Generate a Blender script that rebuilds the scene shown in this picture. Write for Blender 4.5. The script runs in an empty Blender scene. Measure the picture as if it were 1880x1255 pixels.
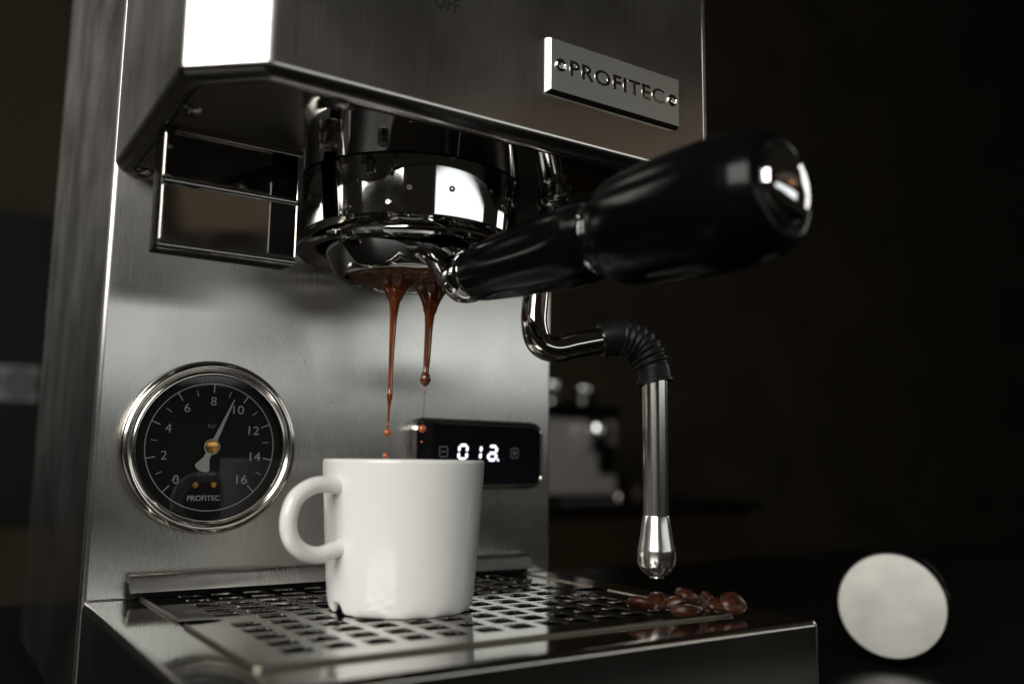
import bpy, bmesh, math, random
from mathutils import Vector, Matrix
random.seed(7)
sc = bpy.context.scene
R_ = math.radians
PI = math.pi

# ------------------------------------------------------------------ camera
F_PX = 1637.4
cam_d = bpy.data.cameras.new('camera'); cam = bpy.data.objects.new('camera', cam_d)
sc.collection.objects.link(cam); sc.camera = cam
CAM = Vector((-0.05382, -0.36351, 0.05115))
_a, _b, _g = R_(33.4075), R_(7.848), R_(0.7224)
_f = Vector((math.sin(_a)*math.cos(_b), math.cos(_a)*math.cos(_b), math.sin(_b)))
_r = Vector((math.cos(_a), -math.sin(_a), 0)); _u = _r.cross(_f)
_r2 = math.cos(_g)*_r + math.sin(_g)*_u; _u2 = -math.sin(_g)*_r + math.cos(_g)*_u
cam.matrix_world = Matrix.Translation(CAM) @ Matrix((_r2, _u2, -_f)).transposed().to_4x4()
cam_d.sensor_width = 36; cam_d.lens = F_PX/1880*36
cam_d.clip_start = 0.01; cam_d.clip_end = 60
cam_d.dof.use_dof = True; cam_d.dof.focus_distance = 0.342; cam_d.dof.aperture_fstop = 5.6
sc.render.resolution_x = 1024; sc.render.resolution_y = 683

# ------------------------------------------------------------------ light
w = bpy.data.worlds.new('World'); sc.world = w; w.use_nodes = True
bg = w.node_tree.nodes['Background']
bg.inputs[0].default_value = (1.0, 0.86, 0.68, 1); bg.inputs[1].default_value = 0.011

def area(name, loc, target, sx, sy, rad, col):
    d = bpy.data.lights.new(name, 'AREA'); d.shape = 'RECTANGLE'; d.size = sx; d.size_y = sy
    d.energy = rad*math.pi*sx*sy; d.color = col
    o = bpy.data.objects.new(name, d); sc.collection.objects.link(o)
    o.location = loc
    o.rotation_euler = (Vector(target)-Vector(loc)).to_track_quat('-Z', 'Y').to_euler()
    return o
area('window_light', (-1.38, -1.02, 0.95), (0, -0.1, 0.1), 1.55, 1.1, 7.8, (1.0, 0.98, 0.93))
area('room_light_front', (0.80, -1.52, 0.325), (0.1, 0, 0.08), 1.75, 0.20, 1.55, (0.95, 1.0, 0.97))
area('window_light_right', (1.5, -0.25, 0.55), (0.1, -0.05, 0.1), 0.30, 0.6, 2.2, (1.0, 0.98, 0.92))
area('added_warm_fill', (1.00, -1.25, 0.66), (0.1, -0.05, 0.15), 1.6, 0.24, 0.065, (1.0, 0.72, 0.52))  # added broad fill that browns the head front and mirror plate
area('added_copper_light', (1.35, -1.25, 0.62), (0.15, -0.1, 0.2), 0.30, 0.14, 0.35, (1.0, 0.45, 0.20))  # added orange light for copper tints on the name plate and end cap

sc.view_settings.view_transform = 'Standard'; sc.view_settings.look = 'None'
sc.view_settings.exposure = 0; sc.view_settings.gamma = 1

# ------------------------------------------------------------------ helpers
def mat(name, col, metal=0, rough=0.5, spec=0.5, **kw):
    m = bpy.data.materials.new(name); m.use_nodes = True
    b = m.node_tree.nodes['Principled BSDF']
    b.inputs['Base Color'].default_value = (*col, 1); b.inputs['Metallic'].default_value = metal
    b.inputs['Roughness'].default_value = rough; b.inputs['Specular IOR Level'].default_value = spec
    for k, v in kw.items(): b.inputs[k.replace('_', ' ')].default_value = v
    return m
def node(m, t, **kw):
    n = m.node_tree.nodes.new(t)
    for k, v in kw.items(): setattr(n, k, v)
    return n
def lk(m, a, b): m.node_tree.links.new(a, b)
def noise(m, scale3, scale=1.0, detail=3, rough=0.5):
    tc = node(m, 'ShaderNodeTexCoord'); mp = node(m, 'ShaderNodeMapping')
    mp.inputs['Scale'].default_value = scale3
    n = node(m, 'ShaderNodeTexNoise'); n.inputs['Scale'].default_value = scale
    n.inputs['Detail'].default_value = detail; n.inputs['Roughness'].default_value = rough
    lk(m, tc.outputs['Object'], mp.inputs[0]); lk(m, mp.outputs[0], n.inputs[0])
    return n
def rng(m, src, lo, hi, a=0.3, b=0.7):
    r = node(m, 'ShaderNodeMapRange'); r.inputs['From Min'].default_value = a; r.inputs['From Max'].default_value = b
    r.inputs['To Min'].default_value = lo; r.inputs['To Max'].default_value = hi
    lk(m, src, r.inputs[0]); return r.outputs[0]
def ramp(m, src, c0, c1, p0=0.3, p1=0.7):
    r = node(m, 'ShaderNodeValToRGB'); r.color_ramp.elements[0].color = (*c0, 1); r.color_ramp.elements[1].color = (*c1, 1)
    r.color_ramp.elements[0].position = p0; r.color_ramp.elements[1].position = p1
    lk(m, src, r.inputs[0]); return r.outputs[0]
def brushed(name, tangent, grain, col=(0.60, 0.585, 0.56), rough=0.27, aniso=0.8, var=0.02, bump=0.03, cv=.05):
    m = mat(name, col, 1, rough, Anisotropic=aniso); b = m.node_tree.nodes['Principled BSDF']
    t = node(m, 'ShaderNodeCombineXYZ')
    for i in range(3): t.inputs[i].default_value = tangent[i]
    lk(m, t.outputs[0], b.inputs['Tangent'])
    n = noise(m, grain, 1.0, 4, 0.65)
    c0 = tuple(c*(1-cv) for c in col); c1 = tuple(min(1, c*(1+cv)) for c in col)
    lk(m, ramp(m, n.outputs[0], c0, c1, .25, .75), b.inputs['Base Color'])
    big = noise(m, (22, 22, 22), 1.0, 3)
    s = node(m, 'ShaderNodeMath', operation='ADD')
    lk(m, rng(m, n.outputs[0], -var, var, .25, .75), s.inputs[0])
    lk(m, rng(m, big.outputs[0], rough-.03, rough+.03), s.inputs[1])
    lk(m, s.outputs[0], b.inputs['Roughness'])
    bp = node(m, 'ShaderNodeBump'); bp.inputs['Strength'].default_value = bump; bp.inputs['Distance'].default_value = 0.0001
    lk(m, n.outputs[0], bp.inputs['Height']); lk(m, bp.outputs[0], b.inputs['Normal'])
    return m

M = {}
M['steel_front'] = brushed('brushed_steel_vertical', (1, 0, 0), (3000, 3000, 60), rough=.28, cv=.09)
M['steel_head'] = brushed('brushed_steel_head', (1, 0, 0), (3000, 3000, 25), rough=.21, aniso=.75, col=(.56, .54, .51))
M['steel_side'] = brushed('brushed_steel_side', (0, 1, 0), (3000, 1500, 12), rough=.20, aniso=.92, col=(.54, .525, .50), var=.008, bump=.012, cv=.03)
M['steel_deck'] = brushed('brushed_steel_deck', (1, 0, 0), (2600, 40, 2600), rough=.085, aniso=.5, var=.015, bump=.012)
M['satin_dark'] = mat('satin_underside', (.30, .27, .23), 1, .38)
M['bezel'] = mat('bezel_steel', (.72, .69, .64), 1, .14)
M['steel_polish'] = mat('polished_plate', (.55, .53, .5), 1, .05)
n = noise(M['steel_polish'], (60, 60, 60)); lk(M['steel_polish'], rng(M['steel_polish'], n.outputs[0], .03, .09), M['steel_polish'].node_tree.nodes['Principled BSDF'].inputs['Roughness'])
M['chrome'] = mat('chrome', (.72, .72, .72), 1, .03)
n = noise(M['chrome'], (90, 90, 90)); lk(M['chrome'], rng(M['chrome'], n.outputs[0], .015, .06), M['chrome'].node_tree.nodes['Principled BSDF'].inputs['Roughness'])
M['satin'] = mat('satin_steel', (.66, .64, .61), 1, .08)
n = noise(M['satin'], (40, 40, 2500)); lk(M['satin'], rng(M['satin'], n.outputs[0], .05, .12), M['satin'].node_tree.nodes['Principled BSDF'].inputs['Roughness'])
M['plate'] = brushed('brushed_name_plate', (0, 0, 1), (60, 2600, 2600), rough=.42, aniso=.5, col=(.60,.59,.55))
M['rail'] = brushed('brushed_steel_rail', (1, 0, 0), (2600, 30, 30), rough=.24)
M['tube'] = mat('tube_steel', (.68, .66, .62), 1, .19)
M['tip'] = mat('tip_steel', (.62, .60, .58), 1, .22)
M['screw'] = mat('screw_steel', (.55, .52, .47), 1, .22)
M['black_gloss'] = mat('black_gloss_plastic', (.0025, .0025, .0025), 0, .2, .18)
n = noise(M['black_gloss'], (70, 70, 70)); lk(M['black_gloss'], rng(M['black_gloss'], n.outputs[0], .16, .24), M['black_gloss'].node_tree.nodes['Principled BSDF'].inputs['Roughness'])
M['rubber'] = mat('black_rubber', (.010, .010, .011), 0, .42, .35)
M['black'] = mat('black_matt', (.006, .006, .006), 0, .6, .2)
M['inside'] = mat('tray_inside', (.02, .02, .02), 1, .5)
M['ceramic'] = mat('white_ceramic', (.83, .825, .80), 0, .18, .5)
n = noise(M['ceramic'], (120, 120, 120)); lk(M['ceramic'], rng(M['ceramic'], n.outputs[0], .15, .24), M['ceramic'].node_tree.nodes['Principled BSDF'].inputs['Roughness'])
def coffee(name, c0, c1):
    m = mat(name, c0, 0, .08, .5, Coat_Weight=.6, Coat_Roughness=.03); b = m.node_tree.nodes['Principled BSDF']
    b.inputs['Subsurface Weight'].default_value = .35; b.inputs['Subsurface Radius'].default_value = (.003, .001, .0004); b.inputs['Subsurface Scale'].default_value = 1
    n = noise(m, (900, 900, 60), 1, 3, .6)
    lk(m, ramp(m, n.outputs[0], c0, c1, .35, .65), b.inputs['Base Color'])
    return m
M['coffee_film'] = coffee('coffee_film', (.05, .012, .004), (.21, .060, .015))
M['coffee'] = coffee('coffee_stream', (.085, .018, .005), (.31, .080, .020))
M['crema'] = coffee('coffee_drop', (.36, .09, .022), (.46, .13, .035))
M['bean'] = mat('roasted_bean', (.09, .022, .010), 0, .30, .4)
n = noise(M['bean'], (500, 500, 500), 1, 4)
lk(M['bean'], ramp(M['bean'], n.outputs[0], (.016, .005, .003), (.062, .018, .008)), M['bean'].node_tree.nodes['Principled BSDF'].inputs['Base Color'])
bp = node(M['bean'], 'ShaderNodeBump'); bp.inputs['Strength'].default_value = .5; bp.inputs['Distance'].default_value = .0004
lk(M['bean'], n.outputs[0], bp.inputs['Height']); lk(M['bean'], bp.outputs[0], M['bean'].node_tree.nodes['Principled BSDF'].inputs['Normal'])
M['dial'] = mat('dial_black', (.010, .009, .009), 0, .5, .3)
M['print'] = mat('dial_print', (.86, .91, .95), 0, .5, .3)
M['print_dim'] = mat('dial_print_dim', (.55, .58, .62), 0, .5, .3)
M['needle'] = mat('needle_grey', (.88, .88, .87), 0, .4, .3)
M['brass'] = mat('brass', (.65, .36, .10), 1, .22)
M['ink'] = mat('black_ink', (.012, .011, .010), 0, .6, .2)
M['display'] = mat('display_glass', (.006, .006, .008), 0, .04, .45)
M['icon'] = mat('icon_print', (.22, .22, .23), 0, .4, .3)
M['led'] = mat('led_segment', (.8, .8, .9), 0, .5); b = M['led'].node_tree.nodes['Principled BSDF']
b.inputs['Emission Color'].default_value = (.86, .86, 1, 1); b.inputs['Emission Strength'].default_value = 2.2
M['counter'] = mat('black_counter', (.008, .007, .006), 0, .35, .05)
n = noise(M['counter'], (30, 30, 30)); lk(M['counter'], rng(M['counter'], n.outputs[0], .30, .42), M['counter'].node_tree.nodes['Principled BSDF'].inputs['Roughness'])
M['wall'] = mat('dark_wall', (.05, .043, .032), 0, .8, .2)
n = noise(M['wall'], (3, 3, 3)); lk(M['wall'], ramp(M['wall'], n.outputs[0], (.030, .024, .014), (.048, .038, .023)), M['wall'].node_tree.nodes['Principled BSDF'].inputs['Base Color'])
M['backsplash'] = mat('black_backsplash', (.006, .006, .006), 0, .5, .2)
M['wood'] = mat('dark_wood', (.06, .035, .012), 0, .5, .3)
n = noise(M['wood'], (4, 4, 60)); lk(M['wood'], ramp(M['wood'], n.outputs[0], (.020, .012, .005), (.034, .020, .008)), M['wood'].node_tree.nodes['Principled BSDF'].inputs['Base Color'])
M['silver'] = mat('silver_paint', (.42, .39, .37), .3, .35)
M['grey_plastic'] = mat('grey_plastic', (.22, .22, .22), 0, .4)
M['socket_dark'] = mat('socket_recess', (.10, .10, .10), 0, .5)
M['blue'] = mat('blue_plastic', (.03, .16, .35), 0, .3)
M['disc'] = brushed('brushed_tamper_face', (0, .4, 1), (500, 500, 2600), col=(.62, .60, .56), rough=.36, aniso=.3, var=.03, bump=.05)
n = noise(M['disc'], (45, 45, 45), 1, 4, .6); bb = M['disc'].node_tree.nodes['Principled BSDF']
lk(M['disc'], ramp(M['disc'], n.outputs[0], (.36, .355, .345), (.52, .50, .455), .25, .75), bb.inputs['Base Color'])
# thin cover glass: transparent with a fresnel reflection
g = bpy.data.materials.new('cover_glass'); g.use_nodes = True; nt = g.node_tree; nt.nodes.clear()
o_ = nt.nodes.new('ShaderNodeOutputMaterial'); mx = nt.nodes.new('ShaderNodeMixShader'); tr = nt.nodes.new('ShaderNodeBsdfTransparent')
gl = nt.nodes.new('ShaderNodeBsdfGlossy'); gl.inputs['Roughness'].default_value = .01; fr = nt.nodes.new('ShaderNodeFresnel'); fr.inputs[0].default_value = 1.5
nt.links.new(fr.outputs[0], mx.inputs[0]); nt.links.new(tr.outputs[0], mx.inputs[1]); nt.links.new(gl.outputs[0], mx.inputs[2]); nt.links.new(mx.outputs[0], o_.inputs[0])
M['glass'] = g
M['filament'] = g.copy(); M['filament'].name = 'thin_liquid'

WL = {}   # world location of every empty
def world_loc(o):
    v = Vector((0, 0, 0))
    while o is not None: v = v + o.location; o = o.parent
    return v
def obj(name, bm, m, parent=None, angle=35, loc=None, label=None, recalc=True):
    me = bpy.data.meshes.new(name)
    if recalc: bmesh.ops.recalc_face_normals(bm, faces=bm.faces)
    bm.to_mesh(me); bm.free()
    for mm in (m if isinstance(m, (list, tuple)) else [m]): me.materials.append(mm)
    me.shade_smooth(); me.set_sharp_from_angle(angle=R_(angle))
    o = link(name, me, parent, loc, label)
    wn = o.modifiers.new('weighted_normal', 'WEIGHTED_NORMAL'); wn.mode = 'FACE_AREA'; wn.weight = 90; wn.keep_sharp = True
    return o
def link(name, me, parent=None, loc=None, label=None, rot=None):
    o = bpy.data.objects.new(name, me); sc.collection.objects.link(o)
    L = Vector(loc) if loc is not None else Vector((0, 0, 0))
    o.parent = parent
    o.location = L - (world_loc(parent) if parent else Vector((0, 0, 0)))
    if rot is not None: o.rotation_mode = 'QUATERNION'; o.rotation_quaternion = rot
    if label: o['label'] = label
    return o
def tag(o, label, cat, group=None, kind=None):
    o['label'] = label; o['category'] = cat
    if group: o['group'] = group
    if kind: o['kind'] = kind
    return o
def empty(name, loc): 
    o = bpy.data.objects.new(name, None); sc.collection.objects.link(o); o.location = loc; o.empty_display_size = .02; return o
def recenter(o, loc):
    """move a world-coordinate mesh's origin to loc"""
    loc = Vector(loc); o.data.transform(Matrix.Translation(-loc)); o.location = o.location + loc; return o

def rpoly(poly, inset=0, r=0.0, n=4):
    """convex CCW polygon inset by `inset`, corners rounded by r (scalar or list), n segments"""
    P = [Vector((p[0], p[1])) for p in poly]; k = len(P); Q = []
    for i in range(k):
        a, b, c = P[i-1], P[i], P[(i+1) % k]
        d1 = (b-a).normalized(); d2 = (c-b).normalized()
        n1 = Vector((-d1.y, d1.x)); n2 = Vector((-d2.y, d2.x))
        p1 = b+n1*inset; p2 = b+n2*inset
        den = d1.x*d2.y-d1.y*d2.x
        t = ((p2.x-p1.x)*d2.y-(p2.y-p1.y)*d2.x)/den
        Q.append(p1+d1*t)
    out = []
    for i in range(k):
        a, b, c = Q[i-1], Q[i], Q[(i+1) % k]
        rr = r[i] if isinstance(r, (list, tuple)) else r
        rr = max(rr-inset, .00005)
        u = (a-b).normalized(); v = (c-b).normalized()
        ang = u.angle(v); tl = rr/math.tan(ang/2); ctr = b+(u+v).normalized()*(rr/math.sin(ang/2))
        s = b+u*tl-ctr; e = b+v*tl-ctr
        a0 = math.atan2(s.y, s.x); a1 = math.atan2(e.y, e.x); da = (a1-a0+PI) % (2*PI)-PI
        for j in range(n+1):
            t = a0+da*j/n; out.append((ctr.x+math.cos(t)*rr, ctr.y+math.sin(t)*rr))
    return out
def loft(bm, loops, close=True, cap0=False, cap1=False, mi=0):
    """loops: lists of 3D points of equal count"""
    V = [[bm.verts.new(p) for p in L] for L in loops]
    n = len(V[0])
    for a, b in zip(V, V[1:]):
        for i in range(n if close else n-1):
            j = (i+1) % n
            f = bm.faces.new((a[i], a[j], b[j], b[i])); f.material_index = mi
    if cap0: bm.faces.new(V[0][::-1])
    if cap1: bm.faces.new(V[-1])
    return V
def xz(L, y): return [(p[0], y, p[1]) for p in L]
def xy(L, z): return [(p[0], p[1], z) for p in L]
def rect(x0, x1, y0, y1): return [(x0, y0), (x1, y0), (x1, y1), (x0, y1)]
def frame_for(d):
    d = Vector(d).normalized(); q = d.to_track_quat('Z', 'Y'); return q
def lathe(bm, prof, base=(0, 0, 0), axis=(0, 0, 1), n=64, mod=None, cap0=False, cap1=False, mi=0):
    """prof: list of (r, s) along axis"""
    q = frame_for(axis); base = Vector(base); loops = []
    for r, s in prof:
        L = []
        for i in range(n):
            t = 2*PI*i/n; rr = r*(mod(t, s) if mod else 1)
            L.append(base+q @ Vector((rr*math.cos(t), rr*math.sin(t), s)))
        loops.append(L)
    return loft(bm, loops, True, cap0, cap1, mi)
def catmull(P, k=8):
    P = [Vector(p) for p in P]; out = []
    for i in range(len(P)-1):
        a = P[max(i-1, 0)]; b = P[i]; c = P[i+1]; d = P[min(i+2, len(P)-1)]
        for j in range(k):
            t = j/k
            out.append(.5*((2*b)+(-a+c)*t+(2*a-5*b+4*c-d)*t*t+(-a+3*b-3*c+d)*t**3))
    out.append(P[-1]); return out
def tube(bm, P, rad, n=24, caps=True):
    """P points, rad scalar/list/func(i/len)"""
    N = len(P); loops = []; up = None
    for i in range(N):
        d = (P[min(i+1, N-1)]-P[max(i-1, 0)]).normalized()
        if up is None: up = d.orthogonal().normalized()
        up = (up-d*up.dot(d)).normalized(); s = d.cross(up)
        r = rad(i/(N-1)) if callable(rad) else (rad[i] if isinstance(rad, list) else rad)
        loops.append([P[i]+(math.cos(2*PI*j/n)*up+math.sin(2*PI*j/n)*s)*r for j in range(n)])
    return loft(bm, loops, True, caps, caps)
def bx(bm, x0, x1, y0, y1, z0, z1, bev=0, seg=2):
    r = bmesh.ops.create_cube(bm, size=1); vs = r['verts']
    for v in vs:
        v.co = Vector(((x0+x1)/2+v.co.x*(x1-x0), (y0+y1)/2+v.co.y*(y1-y0), (z0+z1)/2+v.co.z*(z1-z0)))
    if bev:
        es = {e for v in vs for e in v.link_edges}
        bmesh.ops.bevel(bm, geom=list(es), offset=bev, segments=seg, affect='EDGES', profile=.5)
def text_mesh(s, size, extrude=.00005, align='CENTER', bevel=0, offset=0, spacing=1.0):
    c = bpy.data.curves.new('lettering', 'FONT'); c.body = s; c.size = size; c.extrude = extrude
    c.align_x = align; c.align_y = 'CENTER'; c.bevel_depth = bevel; c.offset = offset; c.resolution_u = 6; c.space_character = spacing
    o = bpy.data.objects.new('lettering', c); sc.collection.objects.link(o)
    bpy.context.view_layer.update()
    me = bpy.data.meshes.new_from_object(o.evaluated_get(bpy.context.evaluated_depsgraph_get()))
    bpy.data.objects.remove(o); bpy.data.curves.remove(c)
    me.transform(Matrix.Rotation(PI/2, 4, 'X'))
    return me
def letters(name, s, size, x, y, z, m, parent, width=None, height=None, bold=0, extrude=.00005, bevel=0, spacing=1.0, slant=0):
    me = text_mesh(s, size, extrude, bevel=bevel, offset=bold, spacing=spacing)
    xs = [v.co.x for v in me.vertices]; zs = [v.co.z for v in me.vertices]
    cx = (min(xs)+max(xs))/2; cz = (min(zs)+max(zs))/2
    kx = (width/(max(xs)-min(xs))) if width else 1; kz = (height/(max(zs)-min(zs))) if height else (kx if width else 1)
    for v in me.vertices: v.co.x = (v.co.x-cx)*kx; v.co.z = (v.co.z-cz)*kz
    me.materials.clear(); me.materials.append(m)
    me.name = name
    return link(name, me, parent, (x, y, z))

W = 0.21; ZU = 0.1622; YF = -0.1203; ZC = -0.055
# ================================================================== setting
bm = bmesh.new(); bx(bm, -1.6, 1.6, -0.30, 0.40, ZC-.04, ZC, .003)
tag(obj('counter', bm, M['counter']), 'glossy black worktop the machine and tamper stand on', 'worktop', kind='structure')
bm = bmesh.new(); bx(bm, -4, 16, 2.0, 2.1, -1.0, 3.5)
tag(obj('wall', bm, M['wall']), 'dark brown wall far behind the machine', 'wall', kind='structure')
bm = bmesh.new(); bx(bm, -4, 16, -4, 2.0, -1.04, -1.0)
M['floor'] = mat('dark_floor', (.015, .012, .009), 0, .6, .1)
tag(obj('floor', bm, M['floor']), 'dark floor of the unlit room', 'floor', kind='structure')

# ================================================================== the machine
mach = tag(empty('espresso_machine', (W/2, .09, ZC)), 'brushed stainless steel espresso machine with gauge, display and drip tray', 'espresso machine')
# --- front panel (rounded vertical edges wrap a little to the sides)
bm = bmesh.new()
def panel_sec(z):
    r = .0022; L = [(0, .004), (0, r)]
    for i in range(1, 6): t = PI+PI/2*i/6*1.0; L.append((r+r*math.cos(t), r+r*math.sin(t)))
    L.append((r, 0)); L.append((W-r, 0))
    for i in range(1, 6): t = -PI/2+PI/2*i/6; L.append((W-r+r*math.cos(t), r+r*math.sin(t)))
    L += [(W, r), (W, .004)]
    return [(p[0], p[1], z) for p in L]
loft(bm, [panel_sec(ZC+.012), panel_sec(.36)], close=False)
front = obj('front_panel', bm, M['steel_front'], mach, angle=60)
for nm, x0, x1 in (('side_panel', 0, .002), ('side_panel', W-.002, W)):
    bm = bmesh.new(); bx(bm, x0, x1, .0038, .192, ZC+.012, .36); obj(nm, bm, M['steel_side'], mach)
bm = bmesh.new(); bx(bm, .002, W-.002, .188, .1915, ZC+.012, .36); obj('rear_panel', bm, M['steel_front'], mach)
bm = bmesh.new(); bx(bm, .002, W-.002, .004, .188, ZC+.010, ZC+.0125); obj('base_plate', bm, M['black'], mach)
for fx, fy in ((.02, .17), (.19, .17), (.02, -.13), (.19, -.13)):
    bm = bmesh.new(); lathe(bm, [(.011, 0), (.012, .002), (.010, .0125)], (fx, fy, ZC), n=24, cap0=True, cap1=True)
    obj('foot', bm, M['rubber'], mach)

# --- head housing
HP = [(.0006, .0), (.0006, -.1015), (.0212, YF), (.1972, YF), (W-.0006, -.1100), (W-.0006, .0)]
RC = [.0002, .0040, .0065, .0030, .0040, .0002]
bm = bmesh.new(); loops = [xy(rpoly(HP, 0, RC), .36), xy(rpoly(HP, 0, RC), ZU+.0045)]
for i in range(1, 7):
    t = PI/2*i/6; loops.append(xy(rpoly(HP, .0045*(1-math.cos(t)), RC), ZU+.0045-.0049*math.sin(t)))
loops.append(xy(rpoly(HP, .0055, RC), ZU-.0004)); loops.append(xy(rpoly(HP, .0056, RC), ZU+.004))
loft(bm, loops, cap0=True)
for f in bm.faces:
    c = f.calc_center_median()
    f.material_index = 1 if (c.x < .001 or c.x > W-.001) else 0
head = obj('head_housing', bm, [M['steel_head'], M['steel_side']], mach, angle=50)
bm = bmesh.new()
PP = rpoly(HP, .0062, RC)
loft(bm, [xy(PP, ZU+.003), xy(PP, ZU+.0003), xy(rpoly(HP, .0065, RC), ZU)], cap1=True)
under = obj('underside_plate', bm, M['satin_dark'], mach, angle=40)
bm = bmesh.new(); PQ = [(.0345, -.1130), (.1755, -.1130), (.1587, -.069), (.1587, -.001), (.0513, -.001), (.0513, -.069)]
loft(bm, [[(p[0], p[1], ZU+.0001) for p in PQ], [(p[0], p[1], ZU-.0004) for p in PQ]], cap1=True)
obj('polished_plate', bm, M['steel_polish'], under, angle=20)
letters('lettering', 'OFF', .006, .0792, YF-.00003, .2018, M['ink'], head, width=.0098, height=.0052, extrude=.00003)

def cross_screw():
    bm = bmesh.new(); prof = [(0.0, .0022), (.0008, .00218), (.0022, .0019), (.0034, .0012), (.0039, .0003), (.0039, -.0004)]
    lathe(bm, prof, n=28)
    me = bpy.data.meshes.new('screw'); bmesh.ops.remove_doubles(bm, verts=bm.verts, dist=1e-6); bm.to_mesh(me); bm.free()
    me.materials.append(M['screw']); me.shade_smooth(); return me
def recess_mesh(r, h, n=6, star=1.0):
    bm = bmesh.new(); k = n*2 if star < 1 else n
    L = [(r*(star if (i % 2 and star < 1) else 1)*math.cos(2*PI*i/k), r*(star if (i % 2 and star < 1) else 1)*math.sin(2*PI*i/k)) for i in range(k)]
    loft(bm, [[(p[0], p[1], -h) for p in L], [(p[0], p[1], h) for p in L]], cap0=True, cap1=True)
    bmesh.ops.recalc_face_normals(bm, faces=bm.faces)
    me = bpy.data.meshes.new('recess'); bm.to_mesh(me); bm.free(); me.materials.append(M['black']); return me
SCREW = cross_screw(); REC = recess_mesh(.0018, .0002, 4, .38)
DOWN = Vector((0, 0, -1)).to_track_quat('Z', 'Y')
for sx, sy in ((.0095, -.0800), (.0098, -.0060), (.0462, -.1125), (W-.0095, -.08), (W-.0098, -.006), (W-.0462, -.1125)):
    s = link('screw', SCREW, under, (sx, sy, ZU), rot=DOWN)
    r = bpy.data.objects.new('recess', REC); sc.collection.objects.link(r); r.parent = s; r.location = (0, 0, .00215)
def cap_bolt(x, y, h, r, parent):
    bm = bmesh.new()
    lathe(bm, [(r*.55, -.001), (r*.96, 0), (r, .0004), (r, h-.0005), (r-.0005, h), (r*.55, h), (r*.5, h-.0012), (0.0001, h-.0013)], n=32)
    me = bpy.data.meshes.new('bolt'); bmesh.ops.recalc_face_normals(bm, faces=bm.faces); bm.to_mesh(me); bm.free(); me.materials.append(M['screw']); me.shade_smooth(); me.set_sharp_from_angle(angle=R_(40))
    return link('bolt', me, parent, (x, y, ZU), rot=DOWN)
cap_bolt(.0540, -.0850, .0052, .0036, under); cap_bolt(.1520, -.0850, .0052, .0036, under)
cap_bolt(.0700, -.0700-.024, .0036, .0018, under)

# --- name plate
plate_b = empty('name_plate', (.1508, YF, .191)); plate_b.parent = mach; plate_b.location = Vector((.1508, YF, .191))-mach.location
bm = bmesh.new(); PL = rect(.1192, .1820, .1808, .2012)
loft(bm, [xz(rpoly(PL, 0, .0004), YF+.0001), xz(rpoly(PL, 0, .0004), YF-.0004), xz(rpoly(PL, .0008, .0004), YF-.0024), xz(rpoly(PL, .0010, .0004), YF-.0024)], cap1=True)
# flip the polygon orientation handled by recalc
pl = obj('plate', bm, [M['chrome'], M['plate']], plate_b, angle=20)
for p in pl.data.polygons:
    if abs(p.normal.y) > .95 and p.center.y < YF-.002: p.material_index = 1
letters('engraved_lettering', 'PROFITEC', .007, .1508, YF-.00242, .1912, M['chrome'], plate_b, width=.0455, height=.0062, bold=.00012, extrude=.00008, bevel=.00012, spacing=1.12)
for rx in (.1241, .1776):
    bm = bmesh.new()
    lathe(bm, [(.0024, 0), (.0024, .0004), (.0019, .0009), (.0014, .0010), (.0011, .0006), (.0006, .0006), (.0005, -.0008), (.0001, -.0008)], (rx, YF-.0024, .1912), (0, -1, 0), n=28)
    obj('rivet', bm, M['chrome'], plate_b)

# --- mirror splash plate hanging under the head, left of the group
bm = bmesh.new(); bx(bm, .0062, .0530, -.0600, -.0582, .1222, ZU-.0004, .0004, 2)
mp_ = obj('mirror_plate', bm, M['steel_polish'], mach)
bm = bmesh.new()
lathe(bm, [(.0001, 0), (.0013, 0.0), (.0013, .0455), (.0001, .0455)], (.0068, -.0600, .1436), (1, 0, 0), n=16); obj('ridge', bm, M['steel_polish'], mp_)
bm = bmesh.new(); lathe(bm, [(.0001, 0), (.0013, 0.0), (.0013, .0468), (.0001, .0468)], (.0062, -.0592, .1218), (1, 0, 0), n=16); obj('lower_lip', bm, M['steel_polish'], mp_)
bm = bmesh.new(); lathe(bm, [(.0001, 0), (.0011, 0.0), (.0011, .044), (.0001, .044)], (.0095, -.0612, ZU-.0008), (1, 0, 0), n=16); obj('upper_lip', bm, M['bezel'], mp_)
bm = bmesh.new(); bx(bm, .0058, .0526, -.0596, -.0480, .1210, ZU-.0006, .0006, 2); obj('box_back', bm, M['black_gloss'], mp_)
for t_ in ((.0064, .0072, .1235, .1420), (.0064, .0072, .1452, .1600), (.0524, .0530, .1235, .1600)):
    bm = bmesh.new(); bx(bm, t_[0], t_[1], -.0606, -.0598, t_[2], t_[3], .0002, 1); obj('edge_trim', bm, M['bezel'], mp_)
bm = bmesh.new(); bx(bm, .0428, .0522, -.0604, -.0599, .1240, .1605, .0002, 1); obj('dark_reflection_strip', bm, M['display'], mp_)  # dark strip standing in for the black reflection in the mirror's right part

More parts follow.
